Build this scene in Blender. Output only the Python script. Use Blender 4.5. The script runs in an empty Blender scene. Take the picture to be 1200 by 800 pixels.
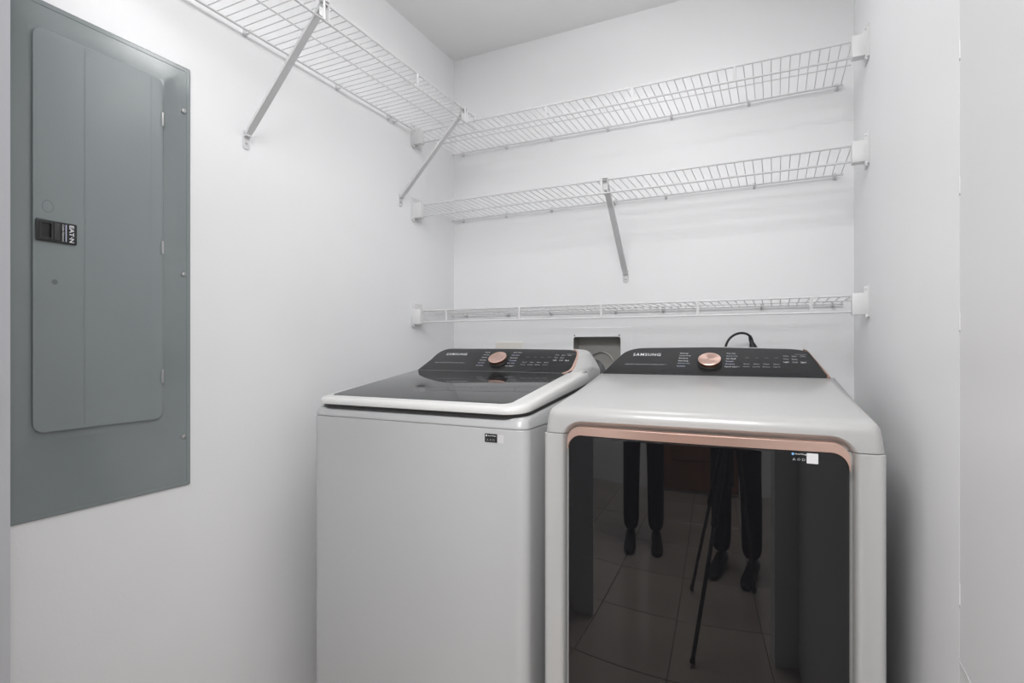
import bpy, bmesh, math, random
from mathutils import Vector, Matrix
random.seed(4)
PI = math.pi
H = 1.13                      # height of the camera above the floor (m)
sc = bpy.context.scene
COL = sc.collection

# ------------------------------------------------------------------ camera
cd = bpy.data.cameras.new('camera_view')
cam = bpy.data.objects.new('camera_view', cd); COL.objects.link(cam)
cd.sensor_width = 36.0
cd.lens = 36.0 * 634.0 / 1200.0
cd.shift_y = 5.0 / 1200.0
cd.clip_start = 0.02
cam.location = (0, 0, H)
cam.rotation_euler = (PI / 2, 0, math.radians(25.9))
sc.camera = cam

# ------------------------------------------------------------------ world, exposure, lights
w = bpy.data.worlds.new('room_world'); sc.world = w; w.use_nodes = True
w.node_tree.nodes['Background'].inputs[0].default_value = (0.8, 0.86, 1, 1)
w.node_tree.nodes['Background'].inputs[1].default_value = 0.0
vs = sc.view_settings
vs.view_transform = 'Standard'; vs.look = 'None'; vs.gamma = 1.0
vs.use_curve_mapping = False
vs.exposure = 0.0
CLOSET_LIGHT = 8.8      # emission of the ceiling lamp's diffuser inside the closet
HALL_LAMP_FILL = 4.0        # emission of the unseen hall lamp, added as fill
HALL_FILL = 62.0         # watts of the soft fill light added below the hall ceiling
def area_light(name, loc, size, size_y, watts, rot=(0, 0, 0), col=(1, 1, 1)):
    l = bpy.data.lights.new(name, 'AREA'); l.shape = 'RECTANGLE'
    l.size = size; l.size_y = size_y; l.energy = watts; l.color = col
    o = bpy.data.objects.new(name, l); COL.objects.link(o)
    o.location = loc; o.rotation_euler = rot
    return o
area_light('hall_fill_light', (-0.25, -0.42, H + 1.33), 1.1, 0.9, HALL_FILL)  # added fill shining into the closet from the hall, no fixture behind it

# ------------------------------------------------------------------ materials
def mat(name, col, rough=0.5, metal=0.0, emit=None, strength=0, noise=0.0, nscale=30, bump=0.0, bscale=200,
        ior=1.5, coat=0.0, spec=None, aniso=0.0, stretch=None):
    m = bpy.data.materials.new(name); m.use_nodes = True
    nt = m.node_tree; b = nt.nodes['Principled BSDF']
    b.inputs['Base Color'].default_value = (*col, 1)
    b.inputs['Roughness'].default_value = rough
    b.inputs['Metallic'].default_value = metal
    b.inputs['IOR'].default_value = ior
    if spec is not None: b.inputs['Specular IOR Level'].default_value = spec
    if coat:
        b.inputs['Coat Weight'].default_value = coat; b.inputs['Coat Roughness'].default_value = 0.03
    if emit:
        b.inputs['Emission Color'].default_value = (*emit, 1); b.inputs['Emission Strength'].default_value = strength
    tc = nt.nodes.new('ShaderNodeTexCoord')
    src = tc.outputs['Object']
    if stretch:
        mp = nt.nodes.new('ShaderNodeMapping'); mp.inputs['Scale'].default_value = stretch
        nt.links.new(src, mp.inputs[0]); src = mp.outputs[0]
    if noise:
        n = nt.nodes.new('ShaderNodeTexNoise'); n.inputs['Scale'].default_value = nscale
        n.inputs['Detail'].default_value = 4
        nt.links.new(src, n.inputs['Vector'])
        r = nt.nodes.new('ShaderNodeMapRange')
        r.inputs[1].default_value = 0.3; r.inputs[2].default_value = 0.7
        r.inputs[3].default_value = 1 - noise; r.inputs[4].default_value = 1 + noise
        nt.links.new(n.outputs[0], r.inputs[0])
        mx = nt.nodes.new('ShaderNodeVectorMath'); mx.operation = 'SCALE'
        mx.inputs[0].default_value = col
        nt.links.new(r.outputs[0], mx.inputs['Scale'])
        nt.links.new(mx.outputs[0], b.inputs['Base Color'])
    if bump:
        n2 = nt.nodes.new('ShaderNodeTexNoise'); n2.inputs['Scale'].default_value = bscale
        n2.inputs['Detail'].default_value = 3
        nt.links.new(src, n2.inputs['Vector'])
        bp = nt.nodes.new('ShaderNodeBump'); bp.inputs['Strength'].default_value = bump
        bp.inputs['Distance'].default_value = 0.001
        nt.links.new(n2.outputs[0], bp.inputs['Height'])
        nt.links.new(bp.outputs[0], b.inputs['Normal'])
    if aniso:
        b.inputs['Anisotropic'].default_value = aniso
        tg = nt.nodes.new('ShaderNodeTangent'); tg.direction_type = 'RADIAL'; tg.axis = 'Z'
        nt.links.new(tg.outputs[0], b.inputs['Tangent'])
    return m
M = {}
M['wall'] = mat('wall_paint', (0.86, 0.865, 0.875), 0.42, noise=0.012, nscale=3, bump=0.25, bscale=160)
M['ceil'] = mat('ceiling_paint', (0.92, 0.92, 0.92), 0.7, noise=0.01, nscale=3, bump=0.2, bscale=160)
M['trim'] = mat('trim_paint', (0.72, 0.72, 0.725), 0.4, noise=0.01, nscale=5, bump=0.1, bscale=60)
M['jamb'] = mat('jamb_paint', (0.62, 0.63, 0.66), 0.35)
M['crack'] = mat('caulk', (0.42, 0.42, 0.42), 0.8)
M['wire'] = mat('white_epoxy_wire', (0.68, 0.68, 0.685), 0.35)
M['bracket'] = mat('white_plastic', (0.74, 0.74, 0.745), 0.4)
M['brace'] = mat('painted_steel', (0.68, 0.68, 0.69), 0.4)
M['screw'] = mat('zinc_screw', (0.55, 0.55, 0.55), 0.35, metal=0.9)
M['hole'] = mat('dark_hole', (0.05, 0.05, 0.05), 0.8)
M['panel'] = mat('grey_enamel', (0.222, 0.250, 0.254), 0.17, noise=0.03, nscale=6, bump=0.06, bscale=300, spec=0.75)
M['panel2'] = mat('grey_enamel_door', (0.245, 0.276, 0.280), 0.38, noise=0.02, nscale=6, bump=0.15, bscale=300, spec=0.6)
M['dot'] = mat('grey_smudge', (0.15, 0.17, 0.175), 0.5)
M['blackp'] = mat('black_plastic', (0.018, 0.019, 0.02), 0.4)
M['greyp'] = mat('dark_grey_plastic', (0.045, 0.045, 0.046), 0.45)
M['ink'] = mat('white_print', (0.78, 0.78, 0.80), 0.5)
M['inkb'] = mat('bluish_print', (0.55, 0.58, 0.74), 0.5)
M['inkd'] = mat('grey_print', (0.42, 0.42, 0.43), 0.5)
M['inkv'] = mat('faint_print', (0.28, 0.28, 0.29), 0.5)
M['blueink'] = mat('blue_print', (0.25, 0.5, 0.85), 0.5)
M['enamel'] = mat('white_appliance_enamel', (0.465, 0.465, 0.46), 0.30, noise=0.006, nscale=4, coat=0.25)
M['enamel_lid'] = mat('glossy_white_lid', (0.66, 0.66, 0.65), 0.25, noise=0.006, nscale=4, coat=0.3)
M['enamel_body'] = mat('white_cabinet_enamel', (0.475, 0.48, 0.485), 0.3, noise=0.01, nscale=3, coat=0.3)
M['enamel_grey'] = mat('light_grey_plastic', (0.52, 0.52, 0.515), 0.35)
M['gasket'] = mat('dark_gasket', (0.03, 0.03, 0.03), 0.5)
M['tint'] = mat('tinted_lid_glass', (0.022, 0.023, 0.024), 0.012, ior=1.62)
M['face'] = mat('black_control_glass', (0.019, 0.020, 0.021), 0.26, ior=1.45, noise=0.03, nscale=900)
M['door'] = mat('black_door_glass', (0.0065, 0.0065, 0.0075), 0.02, ior=1.62)
M['rose'] = mat('rose_gold_trim', (0.82, 0.57, 0.48), 0.28, metal=0.75)
M['rosed'] = mat('bronze_side', (0.28, 0.15, 0.11), 0.3, metal=0.85)
M['roseb'] = mat('brown_rose_trim', (0.42, 0.27, 0.22), 0.4, metal=0.6)
M['knob'] = mat('spun_rose_metal', (0.86, 0.60, 0.52), 0.3, metal=1.0, aniso=0.85)
M['sticker'] = mat('white_sticker', (0.75, 0.75, 0.76), 0.5)
M['stickerg'] = mat('grey_sticker', (0.60, 0.60, 0.60), 0.5)
M['galv'] = mat('galvanised_box', (0.42, 0.41, 0.39), 0.42, metal=0.35, noise=0.06, nscale=8)
M['duct'] = mat('flexible_duct', (0.10, 0.10, 0.105), 0.4, metal=0.5)
M['duct_rim'] = mat('duct_collar', (0.40, 0.39, 0.375), 0.35, metal=0.6)
M['cord'] = mat('black_rubber', (0.014, 0.014, 0.015), 0.45)
M['outlet'] = mat('ivory_plastic', (0.80, 0.77, 0.72), 0.4)
M['tile'] = mat('floor_tile', (0.45, 0.40, 0.355), 0.18, noise=0.10, nscale=2.2, coat=0.3)
M['grout'] = mat('grout', (0.20, 0.18, 0.16), 0.8)
M['wood'] = mat('brown_wood', (0.20, 0.10, 0.065), 0.4, noise=0.2, nscale=5, stretch=(6, 6, 0.5))
M['cloth'] = mat('black_cloth', (0.014, 0.015, 0.02), 0.85)
M['shirt'] = mat('navy_cloth', (0.03, 0.035, 0.05), 0.85)
M['skin'] = mat('skin', (0.55, 0.36, 0.27), 0.5)
M['hair'] = mat('dark_hair', (0.03, 0.02, 0.015), 0.6)
M['eye'] = mat('eye_white', (0.7, 0.7, 0.7), 0.3)
M['shoe'] = mat('black_leather', (0.02, 0.02, 0.02), 0.4)
M['lamp_on'] = mat('lamp_diffuser', (0.9, 0.9, 0.9), 0.4, emit=(1.0, 1.0, 1.0), strength=CLOSET_LIGHT)
M['lamp_fill'] = mat('hall_fill_diffuser', (0.9, 0.9, 0.9), 0.4, emit=(1.0, 0.99, 0.97), strength=HALL_LAMP_FILL)

# ------------------------------------------------------------------ helpers
def link(name, me, m, parent=None, loc=None, rot=None):
    o = bpy.data.objects.new(name, me); COL.objects.link(o)
    if m is not None:
        me.materials.clear(); me.materials.append(m)
    if parent is not None: o.parent = parent
    if loc is not None: o.location = loc
    if rot is not None: o.rotation_euler = rot
    return o
def obj(name, bm, m, parent=None, loc=None, rot=None, smooth=35):
    bmesh.ops.recalc_face_normals(bm, faces=bm.faces[:])
    me = bpy.data.meshes.new(name); bm.to_mesh(me); bm.free()
    if smooth:
        for p in me.polygons: p.use_smooth = True
        me.set_sharp_from_angle(angle=math.radians(smooth))
    return link(name, me, m, parent, loc, rot)
def share(src, name=None, parent=None, loc=None, rot=None):
    o = bpy.data.objects.new(name or src.name.split('.')[0], src.data); COL.objects.link(o)
    o.parent = parent if parent is not None else src.parent
    if loc is not None: o.location = loc
    if rot is not None: o.rotation_euler = rot
    return o
def empty(name, loc, rz=0.0, label=None, cat=None, group=None):
    o = bpy.data.objects.new(name, None); COL.objects.link(o)
    o.empty_display_size = 0.1
    o.location = loc; o.rotation_euler = (0, 0, rz)
    if label: o['label'] = label
    if cat: o['category'] = cat
    if group: o['group'] = group
    return o
def structure(o):
    o['kind'] = 'structure'; return o
def box(bm, x0, x1, y0, y1, z0, z1, bev=0.0, seg=2, mtx=None):
    r = bmesh.ops.create_cube(bm, size=1.0)
    vs_ = r['verts']
    for v in vs_:
        v.co = Vector(((x0 + x1) / 2 + v.co.x * (x1 - x0), (y0 + y1) / 2 + v.co.y * (y1 - y0), (z0 + z1) / 2 + v.co.z * (z1 - z0)))
    geo = vs_
    if bev:
        es = list({e for v in vs_ for e in v.link_edges})
        rr = bmesh.ops.bevel(bm, geom=es, offset=bev, segments=seg, profile=0.5, affect='EDGES')
        geo = list({v for f in rr['faces'] for v in f.verts} | {v for v in vs_ if v.is_valid})
    if mtx is not None:
        bmesh.ops.transform(bm, matrix=mtx, verts=[v for v in geo if v.is_valid])
    return bm
def bx(*a, **k):
    bm = bmesh.new(); box(bm, *a, **k); return bm
def loft(bm, rings, cap0=True, cap1=True, closed=True):
    vr = [[bm.verts.new(p) for p in r] for r in rings]
    n = len(rings[0])
    for a, b in zip(vr[:-1], vr[1:]):
        for i in range(n if closed else n - 1):
            j = (i + 1) % n
            try: bm.faces.new((a[i], a[j], b[j], b[i]))
            except ValueError: pass
    if cap0: bm.faces.new(list(reversed(vr[0])))
    if cap1: bm.faces.new(vr[-1])
    return vr
def rrect(x0, y0, x1, y1, r, seg=6, rs=None):
    rs = rs or (r, r, r, r)     # corners: (x0,y0) (x1,y0) (x1,y1) (x0,y1)
    cs = [(x0 + rs[0], y0 + rs[0], PI, rs[0]), (x1 - rs[1], y0 + rs[1], 1.5 * PI, rs[1]),
          (x1 - rs[2], y1 - rs[2], 0, rs[2]), (x0 + rs[3], y1 - rs[3], 0.5 * PI, rs[3])]
    out = []
    for cx, cy, a0, rr in cs:
        for k in range(seg + 1):
            a = a0 + 0.5 * PI * k / seg
            out.append((cx + rr * math.cos(a), cy + rr * math.sin(a)))
    return out
def inset(pts, d):
    n = len(pts); out = []
    area = sum(pts[i][0] * pts[(i + 1) % n][1] - pts[(i + 1) % n][0] * pts[i][1] for i in range(n))
    s = 1 if area > 0 else -1
    for i in range(n):
        p0 = Vector(pts[i - 1]); p1 = Vector(pts[i]); p2 = Vector(pts[(i + 1) % n])
        e1 = (p1 - p0); e2 = (p2 - p1)
        if e1.length < 1e-9: e1 = e2
        if e2.length < 1e-9: e2 = e1
        e1 = e1.normalized(); e2 = e2.normalized()
        n1 = Vector((-e1.y, e1.x)) * s; n2 = Vector((-e2.y, e2.x)) * s
        nn = (n1 + n2)
        if nn.length < 1e-6: nn = n1
        nn.normalize()
        k = 1 / max(0.4, nn.dot(n1))
        q = p1 + nn * d * k
        out.append((q.x, q.y))
    return out
def slab(bm, pts, c0, c1, fn, bev=0.0, back=False):
    """prism of the 2-D outline pts between heights c0 and c1 (c1 = the outer side), edge of c1 rounded; fn maps (a, b, c) to 3-D"""
    rings = []
    if back and bev: rings.append([fn(a, b, c0) for a, b in inset(pts, bev)]); c00 = c0 + bev
    else: c00 = c0
    rings.append([fn(a, b, c00) for a, b in pts])
    if bev:
        for k in range(4):
            t = 0.5 * PI * k / 3
            rings.append([fn(a, b, c1 - bev + bev * math.sin(t)) for a, b in inset(pts, bev * (1 - math.cos(t)))])
    else:
        rings.append([fn(a, b, c1) for a, b in pts])
    loft(bm, rings)
    return bm
def tube(bm, pts, r, n=8, caps=True):
    pts = [Vector(p) for p in pts]
    rings = []
    up = None
    for i, p in enumerate(pts):
        d = (pts[min(i + 1, len(pts) - 1)] - pts[max(i - 1, 0)]).normalized()
        if up is None:
            up = Vector((0, 0, 1)) if abs(d.z) < 0.9 else Vector((1, 0, 0))
        a = d.cross(up).normalized(); b = a.cross(d).normalized(); up = b
        rr = r[i] if isinstance(r, (list, tuple)) else r
        rings.append([p + a * rr * math.cos(2 * PI * k / n) + b * rr * math.sin(2 * PI * k / n) for k in range(n)])
    loft(bm, rings, caps, caps)
    return bm
def tb(pts, r, n=8):
    bm = bmesh.new(); tube(bm, pts, r, n); return bm
def lathe(bm, prof, n=48, mtx=None):
    rings = []
    for r, h in prof:
        rings.append([Vector((max(r, 1e-5) * math.cos(2 * PI * k / n), max(r, 1e-5) * math.sin(2 * PI * k / n), h)) for k in range(n)])
    if mtx is not None: rings = [[mtx @ p for p in r] for r in rings]
    loft(bm, rings)
    return bm
def boolean(o, cutter, op='DIFFERENCE'):
    md = o.modifiers.new('b', 'BOOLEAN'); md.operation = op; md.object = cutter; md.solver = 'EXACT'
    dg = bpy.context.evaluated_depsgraph_get(); dg.update()
    me = bpy.data.meshes.new_from_object(o.evaluated_get(dg))
    o.modifiers.clear(); old = o.data; o.data = me; me.name = old.name
    bpy.data.objects.remove(cutter, do_unlink=True)
    for p in me.polygons: p.use_smooth = True
    me.set_sharp_from_angle(angle=math.radians(28))
    return o
def text(name, body, m, parent, mtx, w=None, h=None, space=1.0, bold=0.0, depth=0.0002):
    """flat lettering in the local plane of mtx (X reading direction, Y up, Z out), lower left corner at its origin"""
    cu = bpy.data.curves.new(name, 'FONT'); cu.body = body; cu.size = 1.0
    cu.space_character = space; cu.offset = bold; cu.extrude = 0.0; cu.resolution_u = 2
    t = bpy.data.objects.new(name, cu); COL.objects.link(t)
    dg = bpy.context.evaluated_depsgraph_get(); dg.update()
    me = bpy.data.meshes.new_from_object(t.evaluated_get(dg))
    bpy.data.objects.remove(t, do_unlink=True)
    xs = [v.co.x for v in me.vertices]; ys = [v.co.y for v in me.vertices]
    x0, x1, y0, y1 = min(xs), max(xs), min(ys), max(ys)
    if w and h: sx, sy = w / (x1 - x0), h / (y1 - y0)
    elif w: sx = sy = w / (x1 - x0)
    else: sx = sy = h / (y1 - y0)
    for v in me.vertices:
        v.co = mtx @ Vector(((v.co.x - x0) * sx, (v.co.y - y0) * sy, depth))
    return link(name, me, m, parent)
def basis(ex, ey, ez, o):
    return Matrix(((ex[0], ey[0], ez[0], o[0]), (ex[1], ey[1], ez[1], o[1]), (ex[2], ey[2], ez[2], o[2]), (0, 0, 0, 1)))
def T(x, y, z=0): return Matrix.Translation((x, y, z))
def screw_bm(r=0.004, h=0.002):
    bm = bmesh.new()
    lathe(bm, [(r, 0), (r, h * 0.4), (r * 0.8, h * 0.85), (r * 0.4, h), (r * 0.35, h * 0.6), (0, h * 0.6)], 16)
    return bm

# ------------------------------------------------------------------ the room shell
XL, XR, YB, ZC = -1.37, 0.246, 2.19, H + 1.349
def wallbox(name, x0, x1, y0, y1, z0, z1, m='wall'):
    return structure(obj(name, bx(x0, x1, y0, y1, z0, z1), M[m], smooth=0))
wallbox('wall_left', XL - 0.1, XL, 0.498, YB, 0, ZC)
wallbox('wall_right', XR, XR + 0.1, 1.011, YB, 0, ZC)
# the back wall has a hole for the dryer vent box
VX0, VX1, VZ0, VZ1 = -0.772, -0.567, H - 0.20, H + 0.0385
bm = bmesh.new()
box(bm, XL - 0.1, VX0, YB, YB + 0.12, 0, ZC); box(bm, VX1, XR + 0.1, YB, YB + 0.12, 0, ZC)
box(bm, VX0, VX1, YB, YB + 0.12, VZ1, ZC); box(bm, VX0, VX1, YB, YB + 0.12, 0, VZ0)
bmesh.ops.remove_doubles(bm, verts=bm.verts[:], dist=1e-5)
structure(obj('wall_back', bm, M['wall'], smooth=0))
wallbox('ceiling', -2.1, 1.5, -2.1, YB + 0.1, ZC, ZC + 0.05, 'ceil')
# returns either side of the closet opening, header over it
wallbox('wall_front_left', -2.0, -1.28, 0.40, 0.498, 0, ZC, 'jamb')
# angled slab of painted wall beyond the corner line on the right
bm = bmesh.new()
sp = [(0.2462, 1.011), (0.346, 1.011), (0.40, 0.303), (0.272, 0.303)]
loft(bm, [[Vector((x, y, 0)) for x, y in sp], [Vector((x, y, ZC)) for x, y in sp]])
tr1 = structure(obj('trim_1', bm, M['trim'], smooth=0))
clip = None
for z0, z1 in ((0.425, 0.451), (0.226, 0.250), (0.024, 0.050), (-0.382, -0.351)):
    c = obj('corner_clip', tb([(0.2464, 1.008, H + z0), (0.2464, 1.008, H + z1)], 0.0009, 8), M['trim'], tr1)
    s = obj('corner_pin', bx(0.2452, 0.2465, 1.0060, 1.0085, H + z0 - 0.004, H + z0 - 0.001), M['crack'], tr1)
crk = [(0.2455, 1.011, H - 0.455), (0.2452, 1.008, H - 0.466), (0.2462, 0.99, H - 0.469), (0.2475, 0.964, H - 0.473), (0.2488, 0.945, H - 0.477), (0.250, 0.93, H - 0.483)]
obj('hairline_crack', tb(crk, 0.0009, 6), M['crack'], tr1)
wallbox('wall_hall_right', 1.30, 1.40, -2.0, 0.20, 0, ZC)
wallbox('wall_front_right', 0.17, 1.40, 0.20, 0.30, 0, ZC)
wallbox('wall_hall_left', -2.0, -1.90, -2.0, 0.40, 0, ZC)
wallbox('wall_hall_back', -2.0, 1.40, -2.1, -2.0, 0, ZC)
dr = empty('door_1', (-0.25, -1.985, 0.0)); structure(dr)
obj('door_leaf', bx(-0.45, 0.45, -0.015, 0.025, 0.02, 2.04, bev=0.003), M['wood'], dr)
for zz in (0.25, 1.15):
    obj('door_inset', bx(-0.32, 0.32, 0.025, 0.034, zz, zz + 0.70, bev=0.006), M['wood'], dr)
for x0, x1 in ((-0.54, -0.455), (0.455, 0.54)):
    obj('casing', bx(x0, x1, -0.012, 0.035, 0, 2.13, bev=0.004), M['wall'], dr)
d2 = empty('door_2', (-1.27, 0.385, 0.0), math.radians(-18)); structure(d2)
obj('door_leaf', bx(0.0, 0.54, -0.017, 0.017, 0.012, 2.03, bev=0.003), M['jamb'], d2)
obj('door_knob', (lambda b: (bmesh.ops.create_uvsphere(b, u_segments=16, v_segments=10, radius=0.026), b)[1])(bmesh.new()), M['screw'], d2, (0.48, -0.04, 0.95))
# tiled floor
fl = structure(obj('floor', bx(-2.1, 1.5, -2.1, YB + 0.1, -0.08, -0.008), M['grout'], smooth=0))
t0 = None
S = 0.45
for i in range(8):
    for j in range(10):
        x = -2.1 + 0.225 + i * S; y = -2.1 + 0.225 + j * S * 0.96
        if t0 is None:
            t0 = obj('tile', bx(-S / 2 + .002, S / 2 - .002, -S * .48 + .002, S * .48 - .002, -0.008, 0.0, bev=0.0012, seg=1), M['tile'], fl, (x, y, 0))
        else:
            share(t0, 'tile', fl, (x, y, 0))
# ceiling lamps
def ceiling_lamp(name, x, y, r, m, label):
    t = empty(name, (x, y, ZC), 0, label, 'ceiling light')
    bm = bmesh.new(); lathe(bm, [(0.07, 0), (0.07, -0.012), (0.055, -0.022), (0.014, -0.024)], 48)
    obj('ceiling_rose', bm, M['bracket'], t)
    bm = bmesh.new(); lathe(bm, [(0.02, -0.085), (r * 0.6, -0.090), (r * 0.92, -0.105), (r + 0.004, -0.135), (r * 0.95, -0.175), (r * 0.75, -0.205), (r * 0.4, -0.222), (0, -0.228)], 48)
    obj('lamp_diffuser', bm, m, t)
    obj('lamp_stem', tb([(0, 0, 0), (0, 0, -0.09)], 0.012, 16), M['bracket'], t)
    return t
ceiling_lamp('ceiling_light', -0.50, 1.38, 0.17, M['lamp_on'], 'round white ceiling light over the machines, above the frame')
ceiling_lamp('ceiling_light', 0.25, -0.9, 0.17, M['lamp_fill'], 'unseen round ceiling light added as fill in the hall behind the tripod')

# ------------------------------------------------------------------ electrical panel on the left wall
EP = empty('electrical_panel', (XL, 0.70, H - 0.36), 0, 'grey steel electrical panel with a long hinged door set in the left wall', 'electrical panel')
def pp(y, z, h):
    k = 1 - h / 1.37            # y and z were measured in the wall's plane
    return Vector((h, y * k - 0.70, z * k + 0.36))
PL = 0.0085                     # how far the raised field stands out less than the door's first guess
def pq(y, z, h): return pp(y, z, h - PL)
bm = bmesh.new()
rings = []
def rr(y0, z0, y1, z1, h, r=0.004): return [pp(a, b, h) for a, b in rrect(y0, z0, y1, z1, r, 3)]
rings += [rr(.4985, -.360, .902, .718, 0.0), rr(.4985, -.360, .902, .718, .0035), rr(.500, -.3585, .9005, .7165, .005),
          rr(.510, -.352, .893, .708, .005, .004), rr(.511, -.351, .892, .707, .004, .004),
          rr(.520, -.235, .868, .694, .0045, .004), rr(.559, -.200, .838, .6655, .0080, .01), rr(.561, -.198, .836, .664, .0085, .01)]
loft(bm, rings, True, True)
frame = obj('cover_frame', bm, M['panel'], EP, smooth=12)
bm = bmesh.new()
slab(bm, rrect(.569, -.181, .832, .6615, .02, 8), .017, .0235, pq, .0015)
door = obj('panel_door', bm, M['panel2'], EP)
# long vertical creases pressed into the door
for y, ww, hh in ((.6635, .0011, .0008), (.8035, .0007, .0003)):
    bm = bmesh.new(); slab(bm, [(y - ww, -.176), (y + ww, -.176), (y + ww, .656), (y - ww, .656)], .0230, .0235 + hh, pq)
    obj('pressed_crease', bm, M['panel2'], door)
for z in (.564, .244, -.076):
    bm = bmesh.new(); slab(bm, rrect(.8285, z - .017, .8345, z + .017, .002, 3), .015, .0262, pq, .0015)
    obj('hinge', bm, M['screw'], EP)
sb = None
for z in (.604, .184, -.233):
    o = obj('cover_screw', screw_bm(.0062, .0045), M['screw'], EP, pp(.883, z, .0042), (0, PI / 2, 0))
# knock-out ring and smudge
ring = [pq(.595 + .0095 * math.cos(a), .292 + .0125 * math.sin(a), .0236) for a in [2 * PI * k / 28 for k in range(29)]]
obj('knockout_ring', tb(ring, .0006, 6), M['panel'], door)
bm = bmesh.new(); lathe(bm, [(.0055, 0), (.0055, .0003), (0, .0003)], 20)
obj('round_smudge', bm, M['dot'], door, pq(.607, .135, .0235), (0, PI / 2, 0))
# latch
LY0, LY1, LZ0, LZ1 = .5735, .6475, .2185, .2635
bm = bmesh.new(); slab(bm, rrect(LY0, LZ0, LY1, LZ1, .003, 4), .0232, .0285, pq, .0015)
latch = obj('latch', bm, M['blackp'], EP)
cb = bmesh.new(); slab(cb, rrect(.5835, .2265, .6015, .2575, .0015, 3), .0245, .035, pq)
cut = obj('cut', cb, M['hole'], EP)
boolean(latch, cut)
bm = bmesh.new()
slab(bm, rrect(.5815, .2245, .6035, .2595, .002, 3), .0284, .0292, pq)
fr = obj('latch_surround', bm, M['greyp'], latch)
cb = bmesh.new(); slab(cb, rrect(.5835, .2265, .6015, .2575, .0015, 3), .0240, .040, pq)
cut = obj('cut', cb, M['hole'], EP); boolean(fr, cut)
for o in (fr,): o.parent = latch
obj('latch_slider', bx(.0284 - PL, .0298 - PL, .6065 * .985 - .70, .6155 * .985 - .70, .2245 * .985 + .36, .2595 * .985 + .36, bev=.0004), M['greyp'], latch)
def ptext(name, s, m, y, ztop, length, height, bold=0):
    o = pq(y, ztop, .0287); mt = basis((0, 0, -1), (0, 1, 0), (1, 0, 0), o)
    return text(name, s, m, latch, mt, w=length, h=height, bold=bold)
ptext('brand_lettering', 'EAT\u00b7N', M['ink'], .6335, .2595, .0365, .0085, .03)
ptext('small_lettering', 'Cutler-Hammer', M['ink'], .6205, .2595, .0365, .0034, .01)
bm = bmesh.new(); slab(bm, [(.6265, .2230), (.6285, .2230), (.6285, .2595), (.6265, .2595)], .0284, .0289, pq)
obj('printed_line', bm, M['inkb'], latch)

# ------------------------------------------------------------------ wire shelves
# local frame of a shelf: X along the wall, Y out of the wall, Z up, origin on the wall at deck height
def brace_into(t, X, drop=0.315):
    bm = bmesh.new()
    a = Vector((X, 0.303, -0.006)); b = Vector((X, 0.012, -drop + 0.018))
    d = (b - a).normalized(); side = Vector((1, 0, 0)); nrm = d.cross(side).normalized()
    wv, hv, tk = 0.0105, 0.0075, 0.0016
    # shallow U channel, open towards the wall above
    prof = [(-wv, 0), (wv, 0), (wv, hv), (wv - tk, hv), (wv - tk, tk), (-wv + tk, tk), (-wv + tk, hv), (-wv, hv)]
    s = -1 if nrm.z < 0 else 1
    rings = []
    for p, k in ((a, 1), (a + d * 0.02, 1), (b - d * 0.02, 1), (b, 0.8)):
        rings.append([p + side * u * k + nrm * s * v for u, v in prof])
    loft(bm, rings)
    br = obj('support_brace', bm, M['brace'], t, smooth=30)
    # foot tab on the wall
    bm = bmesh.new()
    tab = rrect(X - 0.0115, -drop - 0.021, X + 0.0115, -drop + 0.030, 0.006, 5, (0.009, 0.009, 0.002, 0.002))
    slab(bm, tab, 0.0, 0.003, lambda p, q, c: Vector((p, c, q)), 0.0008)
    box(bm, X - 0.0095, X + 0.0095, 0.0025, 0.0165, -drop + 0.014, -drop + 0.017)
    obj('foot_tab', bm, M['brace'], br)
    obj('foot_screw', screw_bm(.0042, .003), M['screw'], br, (X, 0.003, -drop - 0.004), (-PI / 2, 0, 0))
    # clasp round the front rods
    bm = bmesh.new()
    box(bm, X - 0.012, X + 0.012, 0.296, 0.298, -0.034, 0.006, bev=0.0006, seg=1)
    box(bm, X - 0.012, X - 0.010, 0.296, 0.311, -0.046, 0.006, bev=0.0006, seg=1)
    box(bm, X + 0.006, X + 0.013, 0.311, 0.313, -0.050, 0.007, bev=0.0006, seg=1)
    box(bm, X - 0.011, X + 0.011, 0.296, 0.312, 0.004, 0.0065, bev=0.0006, seg=1)
    obj('brace_clasp', bm, M['bracket'], br)
    obj('clasp_bolt', screw_bm(.0038, .003), M['screw'], br, (X + 0.004, 0.304, 0.006), (0, 0, 0))
def end_bracket_into(t, X, s):
    """s = +1: the shelf runs to +X from this wall, -1: to -X"""
    bm = bmesh.new()
    def xb(x0, x1, *r, **k):
        a, b = X + s * x0, X + s * x1
        box(bm, min(a, b), max(a, b), *r, **k)
    xb(0.0, 0.042, 0.300, 0.330, -0.057, 0.006, bev=0.0015, seg=2)       # cap over the rod ends
    xb(0.0, 0.0035, 0.262, 0.338, -0.064, 0.030, bev=0.0012, seg=2)       # flange on the wall
    xb(0.0, 0.013, 0.324, 0.3285, 0.004, 0.026, bev=0.001, seg=1)
    xb(0.001, 0.010, 0.318, 0.330, -0.070, -0.055, bev=0.003, seg=2)
    eb = obj('end_bracket', bm, M['bracket'], t)
    obj('bracket_screw', screw_bm(.0026, .0015), M['screw'], eb, (X + s * 0.0085, 0.3285, 0.017), (-PI / 2, 0, 0))
    obj('bracket_screw', screw_bm(.0026, .0015), M['screw'], eb, (X + s * 0.0055, 0.330, -0.063), (-PI / 2, 0, 0))
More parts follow.
